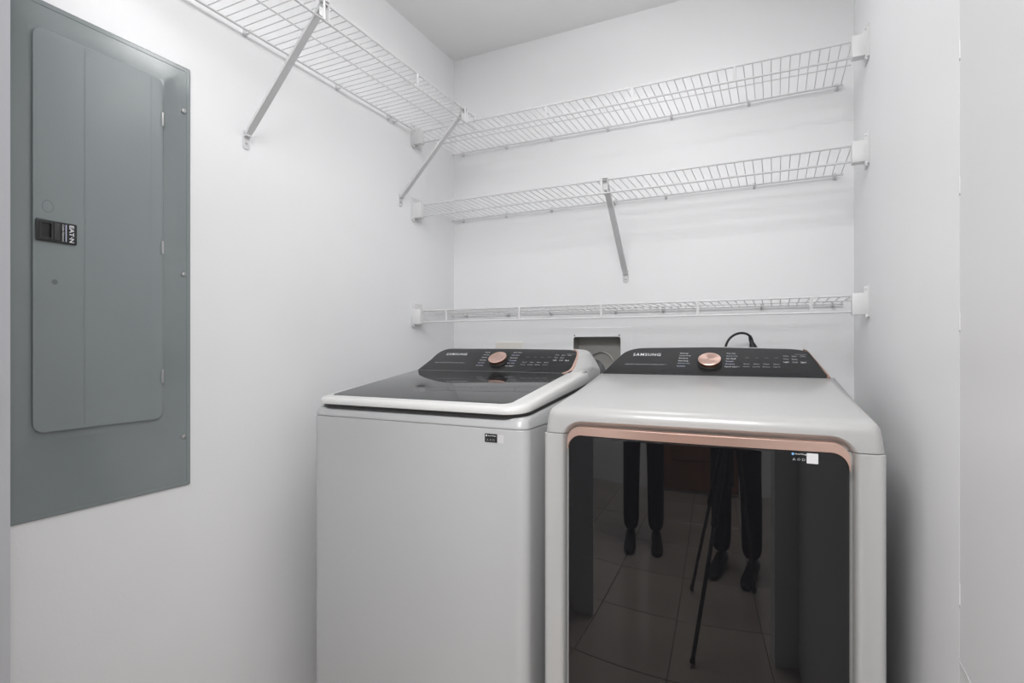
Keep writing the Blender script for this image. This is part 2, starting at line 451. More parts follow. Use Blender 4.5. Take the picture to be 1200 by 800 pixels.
def wall_clip_bm():
    bm = bmesh.new()
    box(bm, -0.0055, 0.0055, 0.0, 0.004, -0.014, 0.010, bev=0.0012, seg=1)
    pts = [(0, 0.003, -0.0075), (0, 0.012, -0.0095), (0, 0.020, -0.0088), (0, 0.0245, -0.005), (0, 0.0245, 0.0)]
    tube(bm, pts, 0.0026, 8)
    box(bm, -0.004, 0.004, 0.004, 0.0100, -0.014, -0.008, bev=0.0012, seg=1)
    return bm
CLIP = None; CSCREW = None
def wire_shelf(loc, rz, L, x0, x1, label, ties, clips, braces, ends, mid=True, depth=0.305):
    global CLIP, CSCREW
    t = empty('wire_shelf', loc, rz, label, 'shelf', 'white wire shelves on the closet walls')
    obj('front_rod', tb([(x0, depth, 0), (x1, depth, 0)], 0.0031, 10), M['wire'], t)
    obj('lip_rod', tb([(x0, depth + 0.001, -0.0475), (x1, depth + 0.001, -0.0475)], 0.0031, 10), M['wire'], t)
    obj('back_rod', tb([(x0, 0.019, -0.0035), (x1, 0.019, -0.0035)], 0.0031, 10), M['wire'], t)
    obj('middle_rod', tb([(x0 - 0.008, 0.160, -0.0035), (x1 + 0.0, 0.160, -0.0035)], 0.0021, 8), M['wire'], t)
    n = int(round((x1 - x0 - 0.012) / 0.0268))
    wire0 = None
    for k in range(n + 1):
        X = x0 + 0.006 + (x1 - x0 - 0.012) * k / n
        if wire0 is None:
            wire0 = obj('deck_wire', tb([(0, 0.014, 0.0008), (0, depth - 0.003, 0.0008)], 0.00145, 6), M['wire'], t, (X, 0, 0))
        else:
            share(wire0, 'deck_wire', t, (X, 0, 0))
    for X in ties:
        obj('lip_tie', bx(X - 0.0038, X + 0.0038, depth - 0.001, depth + 0.0038, -0.049, 0.0015, bev=0.0008, seg=1), M['wire'], t)
    for X in clips:
        if CLIP is None:
            CLIP = obj('wall_clip', wall_clip_bm(), M['bracket'], t, (X, 0, 0)); c = CLIP
            CSCREW = obj('clip_screw', screw_bm(.0028, .0015), M['screw'], c, (0, 0.004, 0.005), (-PI / 2, 0, 0))
        else:
            c = share(CLIP, 'wall_clip', t, (X, 0, 0)); share(CSCREW, 'clip_screw', c, (0, 0.004, 0.005), (-PI / 2, 0, 0))
    for X in braces: brace_into(t, X)
    for X, s in ends: end_bracket_into(t, X, s)
    return t
W = XR - XL
def bx_(xs): return [XR - x for x in xs]       # back-wall shelves: local X runs from the right corner to the left
tie = [XR + 1.216 - 0.0, ]
TIES = [-1.214, -0.884, -0.559, -0.230, 0.100]
wire_shelf((XR, YB, H + 0.901), PI, W, 0.034, W - 0.004, 'topmost of the three white wire shelves on the back wall',
           bx_([-0.773, -0.448, -0.116]), bx_([-1.315, -1.088, -0.87, -0.621, -0.365, -0.087, 0.194]), [], [(0, 1), (W, -1)])
wire_shelf((XR, YB, H + 0.5925), PI, W, 0.034, W - 0.004, 'middle white wire shelf on the back wall, propped by a single slanting brace',
           [], bx_([-1.315, -1.09, -0.87, -0.590, -0.385, -0.068, 0.187]), bx_([-0.547]), [(0, 1), (W, -1)])
wire_shelf((XR, YB, H + 0.1475), PI, W, 0.034, W - 0.004, 'lowest white wire shelf on the back wall, just above the washer and dryer',
           bx_(TIES), bx_([-1.297, -1.079, -0.87, -0.589, -0.398, -0.044, 0.181]), [], [(0, 1), (W, -1)])
Ys = 1.858
ls = wire_shelf((XL, Ys, H + 0.901), -PI / 2, 1.30, 0.006, 1.22, 'white wire shelf along the left wall, held up by two slanting braces',
           [Ys - 1.475, ], [Ys - 1.70, Ys - 1.735, Ys - 1.425, Ys - 1.062, Ys - 0.80], [Ys - 1.781, Ys - 1.066], [])
# joiner that ties the side shelf's end to the top back shelf
bm = bmesh.new()
box(bm, 0.018, 0.032, 0.302, 0.304, -0.040, -0.028, bev=0.0006, seg=1)
box(bm, 0.040, 0.052, 0.299, 0.303, -0.018, 0.004, bev=0.001, seg=1)
box(bm, -0.002, 0.008, 0.300, 0.310, -0.010, 0.005, bev=0.002, seg=2)
box(bm, -0.002, 0.006, 0.301, 0.310, -0.051, -0.043, bev=0.002, seg=2)
obj('end_joiner', bm, M['bracket'], ls)

# ------------------------------------------------------------------ washer and dryer: shared builders
def cabinet(name, x, y1, z0, z1, r, m, parent, y0=0.0):
    bm = bmesh.new()
    slab(bm, rrect(-x, y0, x, y1, r, 8, (r, r, 0.006, 0.006)), z0, z1, lambda a, b, c: Vector((a, b, c)), 0.002)
    return obj(name, bm, m, parent)
def console(t, O, d0, z0, d1, z1, outline, expand, rear, face_mat, kx, side_strips):
    """control console: O = empty; face plane from (d0, z0) up to (d1, z1); outline = [(x, w)...] counter-clockwise seen from the front"""
    L = math.hypot(d1 - d0, z1 - z0); cy, cz = (d1 - d0) / L, (z1 - z0) / L
    K = L / max(p[1] for p in outline)      # the outline's second number is scaled to the face's real length
    def f3(x, w_, c=0.0): return Vector((x, d0 + w_ * K * cy - c * cz, z0 + w_ * K * cz + c * cy))
    bm = bmesh.new()
    r0 = [f3(x, w_, -0.004) for x, w_ in inset(outline, -0.0015)]
    def ex(x, e, w_=0.0): return x + e * max(-1, min(1, x / 0.24)) * (1.0 - 0.85 * max(0, w_) * K / L)
    r1 = [f3(x, w_, -0.0055) for x, w_ in inset(outline, -0.0035)]
    r2 = [Vector((ex(x, expand * .85, w_), max(d0 + w_ * K * cy + 0.05, d0 + 0.05), (z0 + w_ * K * cz) if w_ > 0.012 else z0 - 0.08)) for x, w_ in inset(outline, -0.002)]
    r3 = [Vector((ex(x, expand, w_), max(d0 + w_ * K * cy + 0.10, d0 + 0.10), (z0 + w_ * K * cz) if w_ > 0.012 else z0 - 0.08)) for x, w_ in outline]
    r4 = [Vector((ex(x, expand * .9, w_), rear, (z0 + w_ * K * cz - 0.012) if w_ > 0.012 else z0 - 0.08)) for x, w_ in outline]
    loft(bm, [r0, r1, r2, r3, r4])
    hs = obj('console_housing', bm, M['enamel_grey'], t, smooth=40)
    bm = bmesh.new(); slab(bm, outline, -0.006, 0.0, f3, 0.0012)
    cp = obj('control_panel', bm, face_mat, t)
    ex_ = Vector((1, 0, 0)); ey_ = Vector((0, cy, cz)); ez_ = Vector((0, -cz, cy))
    def at(x, w_, c=0.0002): return basis(ex_, ey_ * K, ez_, f3(x, w_, c))
    # knob: own object so that its spun metal turns about its axis
    kn = f3(kx[0], kx[1], 0.0)
    rot = math.atan2(cz, cy)        # face tilt
    kb_ = bmesh.new(); lathe(kb_, [(0.0350, 0), (0.0350, 0.004), (0.0335, 0.006), (0, 0.006)], 56)
    kb = obj('knob_seat', kb_, M['blackp'], t, kn, (rot, 0, 0))
    kb_ = bmesh.new(); lathe(kb_, [(0.0305, 0.0045), (0.0318, 0.006), (0.0328, 0.0148), (0.0323, 0.0160)], 56)
    ks = obj('knob', kb_, M['rosed'], t, kn, (rot, 0, 0))
    kb_ = bmesh.new(); lathe(kb_, [(0.0322, 0.0158), (0.0322, 0.0167), (0.0308, 0.0177), (0.0294, 0.0173), (0, 0.0167)], 64)
    kt = obj('knob_cap', kb_, M['knob'], ks)
    kt['label'] = 'spun rose gold knob face'
    return cp, at, f3
def ink_lines(cp, at, lst, m):
    for s, x, w_, ww, hh in lst:
        text('marking', s, m, cp, at(x, w_), w=ww, h=hh)
def strip_bm(outer, inner, c0, c1, f3):
    bm = bmesh.new()
    n = len(outer)
    for c, flip in ((c1, False), (c0, True)):
        pass
    vo1 = [bm.verts.new(f3(x, z, c1)) for x, z in outer]; vi1 = [bm.verts.new(f3(x, z, c1)) for x, z in inner]
    vo0 = [bm.verts.new(f3(x, z, c0)) for x, z in outer]; vi0 = [bm.verts.new(f3(x, z, c0)) for x, z in inner]
    for i in range(n - 1):
        bm.faces.new((vo1[i], vo1[i + 1], vi1[i + 1], vi1[i])); bm.faces.new((vo0[i], vi0[i], vi0[i + 1], vo0[i + 1]))
        bm.faces.new((vo1[i], vo0[i], vo0[i + 1], vo1[i + 1])); bm.faces.new((vi1[i], vi1[i + 1], vi0[i + 1], vi0[i]))
    bm.faces.new((vo1[0], vi1[0], vi0[0], vo0[0])); bm.faces.new((vo1[-1], vo0[-1], vi0[-1], vi1[-1]))
    return bm
def arc(cx, cy, r, a0, a1, n):
    return [(cx + r * math.cos(a0 + (a1 - a0) * k / n), cy + r * math.sin(a0 + (a1 - a0) * k / n)) for k in range(n + 1)]
def bez(p0, p1, p2, n=8):
    return [((1 - t) ** 2 * p0[0] + 2 * t * (1 - t) * p1[0] + t * t * p2[0], (1 - t) ** 2 * p0[1] + 2 * t * (1 - t) * p1[1] + t * t * p2[1]) for t in [k / n for k in range(n + 1)]]

# ------------------------------------------------------------------ washer
WZ = H - 0.0022              # heights below are measured from the camera's level
WA = empty('washing_machine', (-0.8715, 1.166, 0), 0, 'white top-loading washer with a dark glass lid, left of the dryer', 'washing machine')
for sx in (-1, 1):
    for yy in (0.06, 0.64):
        bm = bmesh.new(); lathe(bm, [(0.02, 0), (0.024, 0.004), (0.024, 0.012), (0.012, 0.018), (0.012, 0.03)], 20)
        obj('levelling_foot', bm, M['blackp'], WA, (sx * 0.28, yy, 0))
cab = cabinet('cabinet', 0.343, 0.70, 0.028, WZ - 0.2000, 0.028, M['enamel_body'], WA)
def zb(y): return -0.1685 + 0.09 * y
# top cover between the cabinet seam and the lid gasket
bm = bmesh.new()
lo = rrect(-0.3425, 0.0006, 0.3425, 0.70, 0.028, 8, (0.028, 0.028, 0.006, 0.006))
mid_ = inset(lo, 0.001); hi = inset(lo, 0.010); hi2 = inset(lo, 0.016)
loft(bm, [[Vector((x, y, WZ - 0.1985)) for x, y in lo], [Vector((x, y, WZ - 0.1965)) for x, y in inset(lo, -0.0006)],
          [Vector((x, y, WZ - 0.1925)) for x, y in mid_],
          [Vector((x, y, WZ - 0.1835 + 0.07 * y)) for x, y in inset(lo, 0.004)],
          [Vector((x, y, WZ + zb(y) - 0.0065)) for x, y in hi],
          [Vector((x, y, WZ + zb(y) - 0.005)) for x, y in hi2]])
obj('top_cover', bm, M['enamel_body'], WA, smooth=50)
bm = bmesh.new(); slab(bm, rrect(-0.338, 0.005, 0.338, 0.69, 0.025, 8), WZ - 0.204, WZ - 0.196, lambda a, b, c: Vector((a, b, c)))
obj('seam_gap', bm, M['enamel_grey'], WA)
# dark gasket line under the lid
go = rrect(-0.322, 0.000, 0.331, 0.50, 0.055, 10, (0.045, 0.06, 0.01, 0.01))
bm = bmesh.new()
loft(bm, [[Vector((x, y, WZ + zb(y) - 0.0062)) for x, y in inset(go, 0.008)], [Vector((x, y, WZ + zb(y) - 0.0045)) for x, y in inset(go, 0.0005)],
          [Vector((x, y, WZ + zb(y) + 0.0045)) for x, y in go]])
obj('lid_gasket', bm, M['gasket'], WA)
# white lid rim
def zt(y): return -0.142 + 0.136 * (y - 0.025)
lo = rrect(-0.3285, -0.006, 0.335, 0.505, 0.05, 12, (0.042, 0.06, 0.004, 0.004))
lo = [(x + 0.030 * max(0, y) / 0.505 if x < -0.2 else x, y) for x, y in lo]
rings = []
for off, kk in ((0.003, 0.0), (0.0006, 0.06), (0.0, 0.14), (0.0014, 0.5), (0.0035, 0.78), (0.008, 0.93), (0.016, 0.985), (0.028, 1.0)):
    rings.append([Vector((x, y, WZ + (zb(y) + 0.004) * (1 - kk) + zt(y) * kk)) for x, y in inset(lo, off)])
gl = rrect(-0.2915, 0.0255, 0.284, 0.4445, 0.02, 12, (0.012, 0.026, 0.003, 0.003))
rings.append([Vector((x, y, WZ + zt(y) + 0.0004)) for x, y in gl])
rings.append([Vector((x, y, WZ + zt(y) - 0.004)) for x, y in gl])
bm = bmesh.new(); loft(bm, rings, True, True)
lid = obj('lid', bm, M['enamel_lid'], WA, smooth=40)
bm = bmesh.new(); slab(bm, inset(gl, 0.0008), -0.004, 0.0006, lambda a, b, c: Vector((a, b, WZ + zt(b) + c)), 0.0008)
lg = obj('lid_glass', bm, M['tint'], lid); lg['label'] = 'dark tinted glass of the lid'
# console
out = [(-0.2935, 0.0)] + [(0.268, 0.0)] + bez((0.268, 0.0), (0.292, 0.004), (0.2925, 0.030), 6)[1:] + [(0.290, 0.060)] + \
      bez((0.287, 0.080), (0.281, 0.108), (0.245, 0.1105), 8) + [(0.04, 0.1142)] + bez((-0.221, 0.1142), (-0.254, 0.1142), (-0.2670, 0.085), 8) + [(-0.2745, 0.0530)]
SHX = 0.0035
out = [(x + (SHX if i else 0.003), w_) for i, (x, w_) in enumerate(out)]
cp, at, f3 = console(WA, None, 0.445, WZ - 0.085, 0.560, WZ - 0.0083, out, 0.040, 0.66, M['face'], (0.0125, 0.051), None)
# rose gold strip down the right edge of the panel
so = bez((0.262, -0.0006), (0.2925, 0.004), (0.2935, 0.030), 7) + [(0.2912, 0.060)] + bez((0.288, 0.080), (0.282, 0.1092), (0.262, 0.1105), 6)
si = bez((0.262, 0.0008), (0.2845, 0.0065), (0.2855, 0.030), 7) + [(0.2845, 0.060)] + bez((0.283, 0.078), (0.278, 0.1060), (0.262, 0.1098), 6)
so = [(x + SHX, z) for x, z in so]; si = [(x + SHX, z) for x, z in si]
atw = at
def at(x, w_, c=0.0002): return atw(x + 0.0005, w_, c)
ro = obj('edge_trim', strip_bm(so, si, -0.004, 0.0016, f3), M['rose'], WA); ro['label'] = 'rose gold strip on the right end of the console'
text('brand_lettering', 'SAMSUNG', M['ink'], cp, at(-0.2205, 0.0780), w=0.087, h=0.0115, bold=0.004, space=1.15)
ink_lines(cp, at, [('VIBRATION REDUCTION TECHNOLOGY +', -0.2435, 0.0375, 0.127, 0.0042)], M['inkd'])
def words(cp, at, left, right, xl, xr, w0, w1, step_l, step_r):
    n = len(left)
    for i, (s, ww) in enumerate(left):
        k = i / (n - 1); text('cycle_marking', s, M['inkb'] if i > 3 else M['ink'], cp, at(xl + step_l * k, w1 + (w0 - w1) * k), w=ww, h=0.0048)
    n = len(right)
    for i, (s, ww) in enumerate(right):
        k = i / (n - 1); text('cycle_marking', s, M['inkb'] if i in (1, 3, 4) else M['ink'], cp, at(xr + step_r * k, w1 + (w0 - w1) * k), w=ww, h=0.0048)
def buttons(cp, at, x0, wlist):
    for i in range(4):
        x = x0 + 0.0265 * i
        text('option_marking', ('Soil', 'Temp', 'Spin', 'Time')[i] if i < 3 else 'Dry', M['inkv'], cp, at(x + 0.004, wlist[0]), w=0.010, h=0.0035)
        text('option_marking', ('Normal', 'Warm', 'Medium', 'Extra')[i], M['inkd'], cp, at(x, wlist[1]), w=0.015, h=0.0045)
        text('option_marking', ('Wash Boost', 'Level', 'Rinse', 'Signal')[i], M['inkd'], cp, at(x - 0.002, wlist[2]), w=0.018, h=0.0040)
    for r_ in range(3):
        for c_ in range(3):
            if c_ == 2 and r_ == 1: continue
            x = x0 + 0.106 + 0.0215 * c_; ww = wlist[3] - 0.0125 * r_
            text('option_marking', (('Delay', 'Smart', 'On'), ('Deep', 'Extra', ''), ('Light', 'Child', 'Start'))[r_][c_], M['ink'] if (r_, c_) in ((2, 0), (2, 2)) else M['inkd'], cp, at(x, ww), w=0.0135, h=0.0062)
words(cp, at, [('Normal', .018), ('Heavy Duty', .022), ('Bedding', .020), ('Perm Press', .024), ('Eco Cold', .024), ('Power Rinse', .026)],
      [('Quick Wash', .032), ('Active Wear', .030), ('Delicates', .028), ('Towels', .030), ('Spin Only', .030), ('Self Clean +', .034)], -0.063, 0.049, 0.026, 0.092, 0.0, 0.0)
buttons(cp, at, 0.105, (0.070, 0.045, 0.034, 0.080))
obj('printed_line', (lambda b: (slab(b, [(0.248, 0.0885), (0.280, 0.0875), (0.280, 0.0882), (0.248, 0.0892)], 0.0, 0.0004, f3), b)[1])(bmesh.new()), M['inkv'], cp)
# stickers on the washer's front
def front_slab(x0, z0, x1, z1, r, d, m, name, parent, y=0.0, bev=0.0):
    bm = bmesh.new(); slab(bm, rrect(x0, z0, x1, z1, r, 3), -0.0004, d, lambda a, b, c: Vector((a, y - c, b)), bev)
    return obj(name, bm, m, parent)
stk = front_slab(0.2313, WZ - 0.2335, 0.2653, WZ - 0.2125, 0.001, 0.0006, M['blackp'], 'black_sticker', WA)
fm = lambda x, z, y=-0.0007: basis((1, 0, 0), (0, 0, 1), (0, -1, 0), (x, y, z))
text('marking', 'SmartThings', M['ink'], stk, fm(0.2398, WZ - 0.2193), w=0.0225, h=0.0034, bold=0.02)
bm = bmesh.new(); lathe(bm, [(0.0021, 0), (0.0021, 0.0003), (0, 0.0003)], 16); obj('round_mark', bm, M['ink'], stk, (0.2358, -0.0006, WZ - 0.2172), (PI / 2, 0, 0))
for k in range(3):
    text('marking', ('A', 'O', 'D')[k], M['inkd'], stk, fm(0.2368 + 0.0085 * k, WZ - 0.2300), w=0.0050, h=0.0048)
front_slab(0.2670, WZ - 0.2335, 0.2833, WZ - 0.2140, 0.001, 0.0005, M['stickerg'], 'blank_sticker', WA)

WZ = H
# ------------------------------------------------------------------ dryer (turned 2.3 degrees towards the washer)
th = math.radians(2.3)
DR = empty('dryer', (-0.495 + 0.343 * math.cos(th), 1.192 + 0.343 * math.sin(th), 0), th,
           'white front-loading dryer with a black glass door under a rose gold trim', 'dryer')
for sx in (-1, 1):
    for yy in (0.06, 0.68):
        bm = bmesh.new(); lathe(bm, [(0.02, 0), (0.024, 0.004), (0.024, 0.012), (0.012, 0.018), (0.012, 0.03)], 20)
        obj('levelling_foot', bm, M['blackp'], DR, (sx * 0.28, yy, 0))
RX, RZ1, RZ0 = 0.2895, WZ - 0.1835, 0.10
def recess_cutter():
    bm = bmesh.new(); rings = []
    for off, y in ((-0.013, -0.01), (-0.013, 0.0), (-0.010, 0.0008), (-0.006, 0.004), (-0.002, 0.012), (0.0, 0.020)):
        rings.append([Vector((a, y, b)) for a, b in inset(rrect(-RX, RZ0, RX, RZ1, 0.04, 10), off)])
    loft(bm, rings)
    return obj('cut', bm, M['hole'], DR)
cab = cabinet('cabinet', 0.343, 0.74, 0.028, WZ - 0.2062, 0.012, M['enamel'], DR)
boolean(cab, recess_cutter())
# top cap: sloping deck, rounded over at the front and sides
bm = bmesh.new()
zlo = WZ - 0.2045
bot = [(-0.343, 0.0), (0.343, 0.0), (0.343, 0.74), (-0.343, 0.74)]
v = [bm.verts.new((x, y, zlo)) for x, y in bot]
u = [bm.verts.new(p) for p in ((-0.336, 0.004, WZ - 0.1445), (0.336, 0.004, WZ - 0.1445), (0.316, 0.475, WZ - 0.0865), (-0.322, 0.475, WZ - 0.0865))]
q = [bm.verts.new(p) for p in ((0.312, 0.74, WZ - 0.0885), (-0.322, 0.74, WZ - 0.0885))]
bm.faces.new((v[3], v[2], v[1], v[0])); bm.faces.new((u[0], u[1], u[2], u[3])); bm.faces.new((u[3], u[2], q[0], q[1]))
bm.faces.new((v[0], v[1], u[1], u[0])); bm.faces.new((v[1], v[2], q[0], u[2], u[1])); bm.faces.new((v[3], v[0], u[0], u[3], q[1])); bm.faces.new((v[2], v[3], q[1], q[0]))
bm.edges.ensure_lookup_table()
es = [e for e in bm.edges if not (all(p.co.z < zlo + 0.001 for p in e.verts)) and not all(abs(p.co.y - 0.475) < 0.001 for p in e.verts) and not all(p.co.y > 0.7 for p in e.verts)]
big = [e for e in es if not (min(p.co.z for p in e.verts) < zlo + 0.001)]
bmesh.ops.bevel(bm, geom=es, offset=0.024, segments=8, profile=0.5, affect='EDGES', clamp_overlap=True)
cap = obj('top_panel', bm, M['enamel'], DR, smooth=45)
boolean(cap, recess_cutter())
bm = bmesh.new(); slab(bm, rrect(-0.336, 0.024, 0.336, 0.73, 0.01, 4), WZ - 0.215, WZ - 0.198, lambda a, b, c: Vector((a, b, c)))
obj('seam_gap', bm, M['gasket'], DR)
# door glass, slightly bowed
BOW = 0.014
def fy(x, c=0.0): return -BOW * (1 - (x / 0.283) ** 2) - c + 0.006
def dslab(name, pts_fn, c0, c1, m, parent, bev):
    # grid slab that follows the bow
    bm = bmesh.new()
    return bm
NX = 48
def door_outline(xe, zt_, zb_, r, off=0.0):
    """upper and lower height of the outline at each column"""
    cols = []
    xe2 = xe - off
    for k in range(NX + 1):
        s = -1 + 2 * k / NX
        x = xe2 * math.sin(s * PI / 2)
        d = max(0, abs(x) - (xe - r))
        rr_ = max(r - off, 1e-4)
        dz = rr_ - math.sqrt(max(0, rr_ * rr_ - min(d, rr_) ** 2))
        cols.append((x, zt_ - off - dz, zb_ + off + dz))
    return cols
def bowed(xe, zt_, zb_, r, c0, c1, bev):
    bm = bmesh.new(); layers = []
    for off, c in ((0, c0), (0, c1 - bev), (bev * .3, c1 - bev * .3), (bev, c1), (bev * 1.6, c1)):
        layers.append([(x, a, b, c) for x, a, b in door_outline(xe, zt_, zb_, r, off)])
    loops = []
    for ly in layers:
        up = [bm.verts.new((x, fy(x, c), a)) for x, a, b, c in ly]
        dn = [bm.verts.new((x, fy(x, c), b)) for x, a, b, c in ly]
        loops.append((up, dn))
    for (u0, d0), (u1, d1) in zip(loops[:-1], loops[1:]):
        for k in range(NX):
            bm.faces.new((u0[k], u0[k + 1], u1[k + 1], u1[k])); bm.faces.new((d0[k + 1], d0[k], d1[k], d1[k + 1]))
        bm.faces.new((u0[0], u1[0], d1[0], d0[0])); bm.faces.new((u0[-1], d0[-1], d1[-1], u1[-1]))
    for u_, d_ in (loops[0], loops[-1]):
        for k in range(NX): bm.faces.new((u_[k], u_[k + 1], d_[k + 1], d_[k]))
    return bm
dg_ = obj('door', bowed(0.2825, WZ - 0.2065, 0.115, 0.032, -0.018, 0.006, 0.004), M['door'], DR, smooth=30)
dg_['label'] = 'black glass door'
# rose gold trim over the top of the door, its ends tapering down round both corners
R_ = 0.032
left_o = [(-0.2835, WZ - 0.2400)] + [(x, z) for x, z in arc(-0.2835 + R_, WZ - 0.1875 - R_, R_, PI, PI / 2, 10)]
right_o = [(-x, z) for x, z in reversed(left_o)]
mids = [(-0.2515 + 0.503 * k / 20) for k in range(1, 20)]
outer = left_o + [(x, WZ - 0.1875) for x in mids] + right_o
left_i = [(-0.2828, WZ - 0.2400)] + [(x, z) for x, z in arc(-0.2815 + R_, WZ - 0.2065 - R_, R_, PI, PI / 2, 10)]
right_i = [(-x, z) for x, z in reversed(left_i)]
inner = left_i + [(x, WZ - 0.2065) for x in mids] + right_i
f3d = lambda x, z, c: Vector((x, fy(x, c), z))
bm = strip_bm(outer, inner, -0.018, 0.0085, f3d)
tr = obj('door_trim', bm, M['rose'], DR, smooth=40); tr['label'] = 'rose gold band over the door'
md = tr.modifiers.new('bev', 'BEVEL'); md.width = 0.002; md.segments = 3; md.limit_method = 'ANGLE'
# hinge-side dark reveal and plinth
obj('plinth', bx(-0.30, 0.30, 0.012, 0.03, 0.03, 0.11, bev=0.003), M['enamel_grey'], DR)
# door stickers
def dtext(s, x, z, w_, h_, m):
    return text('marking', s, m, dg_, basis((1, 0, 0), (0, 0, 1), (0, -1, 0), (x, fy(x, 0.0068) - 0.0004, z)), w=w_, h=h_, bold=0.01)
dtext('SmartThings', 0.1885, WZ - 0.2150, 0.0205, 0.0034, M['ink'])
for k in range(3): dtext(('A', 'O', 'D')[k], 0.1835 + 0.0085 * k, WZ - 0.2262, 0.0055, 0.0050, M['inkd'])
bm = bmesh.new(); lathe(bm, [(0.0024, 0), (0.0024, 0.0003), (0, 0.0003)], 16); obj('round_mark', bm, M['blueink'], dg_, (0.1843, fy(0.184, 0.0068), WZ - 0.2133), (PI / 2, 0, 0))
front_slab(0.2085, WZ - 0.2305, 0.2285, WZ - 0.2105, 0.001, 0.0010, M['sticker'], 'blank_sticker', DR, y=fy(0.2085, 0.006) - 0.0002)
# console
out = [(-0.3176, 0.0), (0.3056, 0.0), (0.3036, 0.006), (0.2802, 0.0612)] + bez((0.2640, 0.098), (0.2560, 0.113), (0.205, 0.1155), 8) + [(0.0, 0.1225)] + \
      bez((-0.205, 0.1185), (-0.255, 0.1170), (-0.2745, 0.088), 8) + [(-0.2937, 0.0513)]
cp, at, f3 = console(DR, None, 0.465, WZ - 0.0865, 0.590, WZ - 0.004, out, 0.010, 0.70, M['face'], (-0.0028, 0.0500), None)
so = [(0.3066, -0.0004), (0.3046, 0.006), (0.2812, 0.0612)] + bez((0.2650, 0.098), (0.2600, 0.110), (0.250, 0.1120), 5)
si = [(0.2975, -0.0004), (0.3000, 0.0060), (0.2793, 0.0606)] + bez((0.2645, 0.0972), (0.2596, 0.1090), (0.250, 0.1116), 5)
ro = obj('edge_trim', strip_bm(so, si, -0.004, 0.0014, f3), M['roseb'], DR); ro['label'] = 'rose gold strip on the right end of the console'
text('brand_lettering', 'SAMSUNG', M['ink'], cp, at(-0.2375, 0.0800), w=0.086, h=0.0125, bold=0.004, space=1.15)
ink_lines(cp, at, [('VIBRATION REDUCTION TECHNOLOGY +', -0.256, 0.0395, 0.128, 0.0046)], M['inkd'])
words(cp, at, [('Normal', .023), ('Heavy Duty', .033), ('Bedding', .026), ('Perm Press', .029), ('Delicates Dry', .036), ('Sanitize', .024)],
      [('Time Dry', .026), ('Quick Dry', .032), ('Air Fluff', .028), ('Towels', .022), ('Active', .026), ('Refresh Steam +', .040)], -0.092, 0.081 - 0.038, 0.0345, 0.0905, -0.004, -0.003)
buttons(cp, at, 0.091, (0.0735, 0.047, 0.036, 0.080))
obj('printed_line', (lambda b: (slab(b, [(0.226, 0.0905), (0.258, 0.0900), (0.258, 0.0908), (0.226, 0.0913)], 0.0, 0.0004, f3), b)[1])(bmesh.new()), M['inkv'], cp)

# ------------------------------------------------------------------ things on the back wall behind the machines
VB = empty('vent_box', ((VX0 + VX1) / 2, YB, H - 0.2), 0, 'recessed metal dryer vent box in the back wall between the two consoles', 'vent box')
cx = (VX0 + VX1) / 2
def vb(x, z, c): return Vector((x - cx, -c, z + 0.2))
# flat flange plate with the opening
bm = bmesh.new()
oo = rrect(-0.8185, -0.235, -0.5212, 0.077, 0.004, 8); ii = rrect(VX0 + .001, -0.198, VX1 - .001, 0.0375, 0.010, 8)
a = [[vb(x, z, 0.0) for x, z in oo], [vb(x, z, 0.0016) for x, z in oo], [vb(x, z, 0.0022) for x, z in inset(oo, .001)], [vb(x, z, 0.0022) for x, z in ii], [vb(x, z, 0.0) for x, z in ii]]
loft(bm, a, False, False)
obj('flange_plate', bm, M['wall'], VB, smooth=30)
bm = bmesh.new()
loft(bm, [[vb(x, z, 0.001) for x, z in ii], [vb(x, z, -0.07) for x, z in ii]], False, True)
for f in bm.faces: f.normal_flip()
o = obj('metal_box', bm, M['galv'], VB, smooth=30)
for x in (-0.7665, -0.5735):
    obj('plate_screw', screw_bm(.0028, .0018), M['hole'], VB, vb(x, 0.0435, 0.0022), (PI / 2, 0, 0))
bm = bmesh.new()
pts = [vb(-0.668 + 0.055 * math.cos(a_), -0.082 + 0.055 * math.sin(a_), -0.062) for a_ in [2 * PI * k / 40 for k in range(41)]]
tube(bm, pts, 0.0025, 8); obj('duct_collar', bm, M['duct_rim'], VB)
DC = None
bm = bmesh.new(); rings = []
for k in range(40):
    yy = YB - 0.055 - 0.0035 * k; zz = H - 0.105 - 0.0022 * k; r_ = 0.050 + (0.0035 if k % 2 else 0)
    rings.append([Vector((-0.668 + r_ * math.cos(a_), yy, zz + r_ * math.sin(a_))) for a_ in [2 * PI * i / 28 for i in range(28)]])
loft(bm, rings)
bmesh.ops.translate(bm, vec=(-cx, -YB, -(H - 0.2)), verts=bm.verts)
o = obj('vent_duct', bm, M['duct'], VB, smooth=80)
o['label'] = 'dark flexible duct'
# ivory supply plate behind the washer
OP = empty('wall_plate', (-1.078, YB, H - 0.05), 0, 'ivory wall plate peeping over the top of the washer console', 'wall plate')
bm = bmesh.new(); slab(bm, rrect(-0.067, -0.07, 0.067, 0.067, 0.006, 5), 0, 0.007, lambda a, b, c: Vector((a, -c, b)), 0.002)
pl = obj('cover_plate', bm, M['outlet'], OP)
for x in (-0.023, 0.023):
    bm = bmesh.new(); slab(bm, rrect(x - .016, -.034, x + .016, .034, 0.004, 4), 0.006, 0.009, lambda a, b, c: Vector((a, -c, b)), 0.001)
    obj('receptacle', bm, M['outlet'], OP)
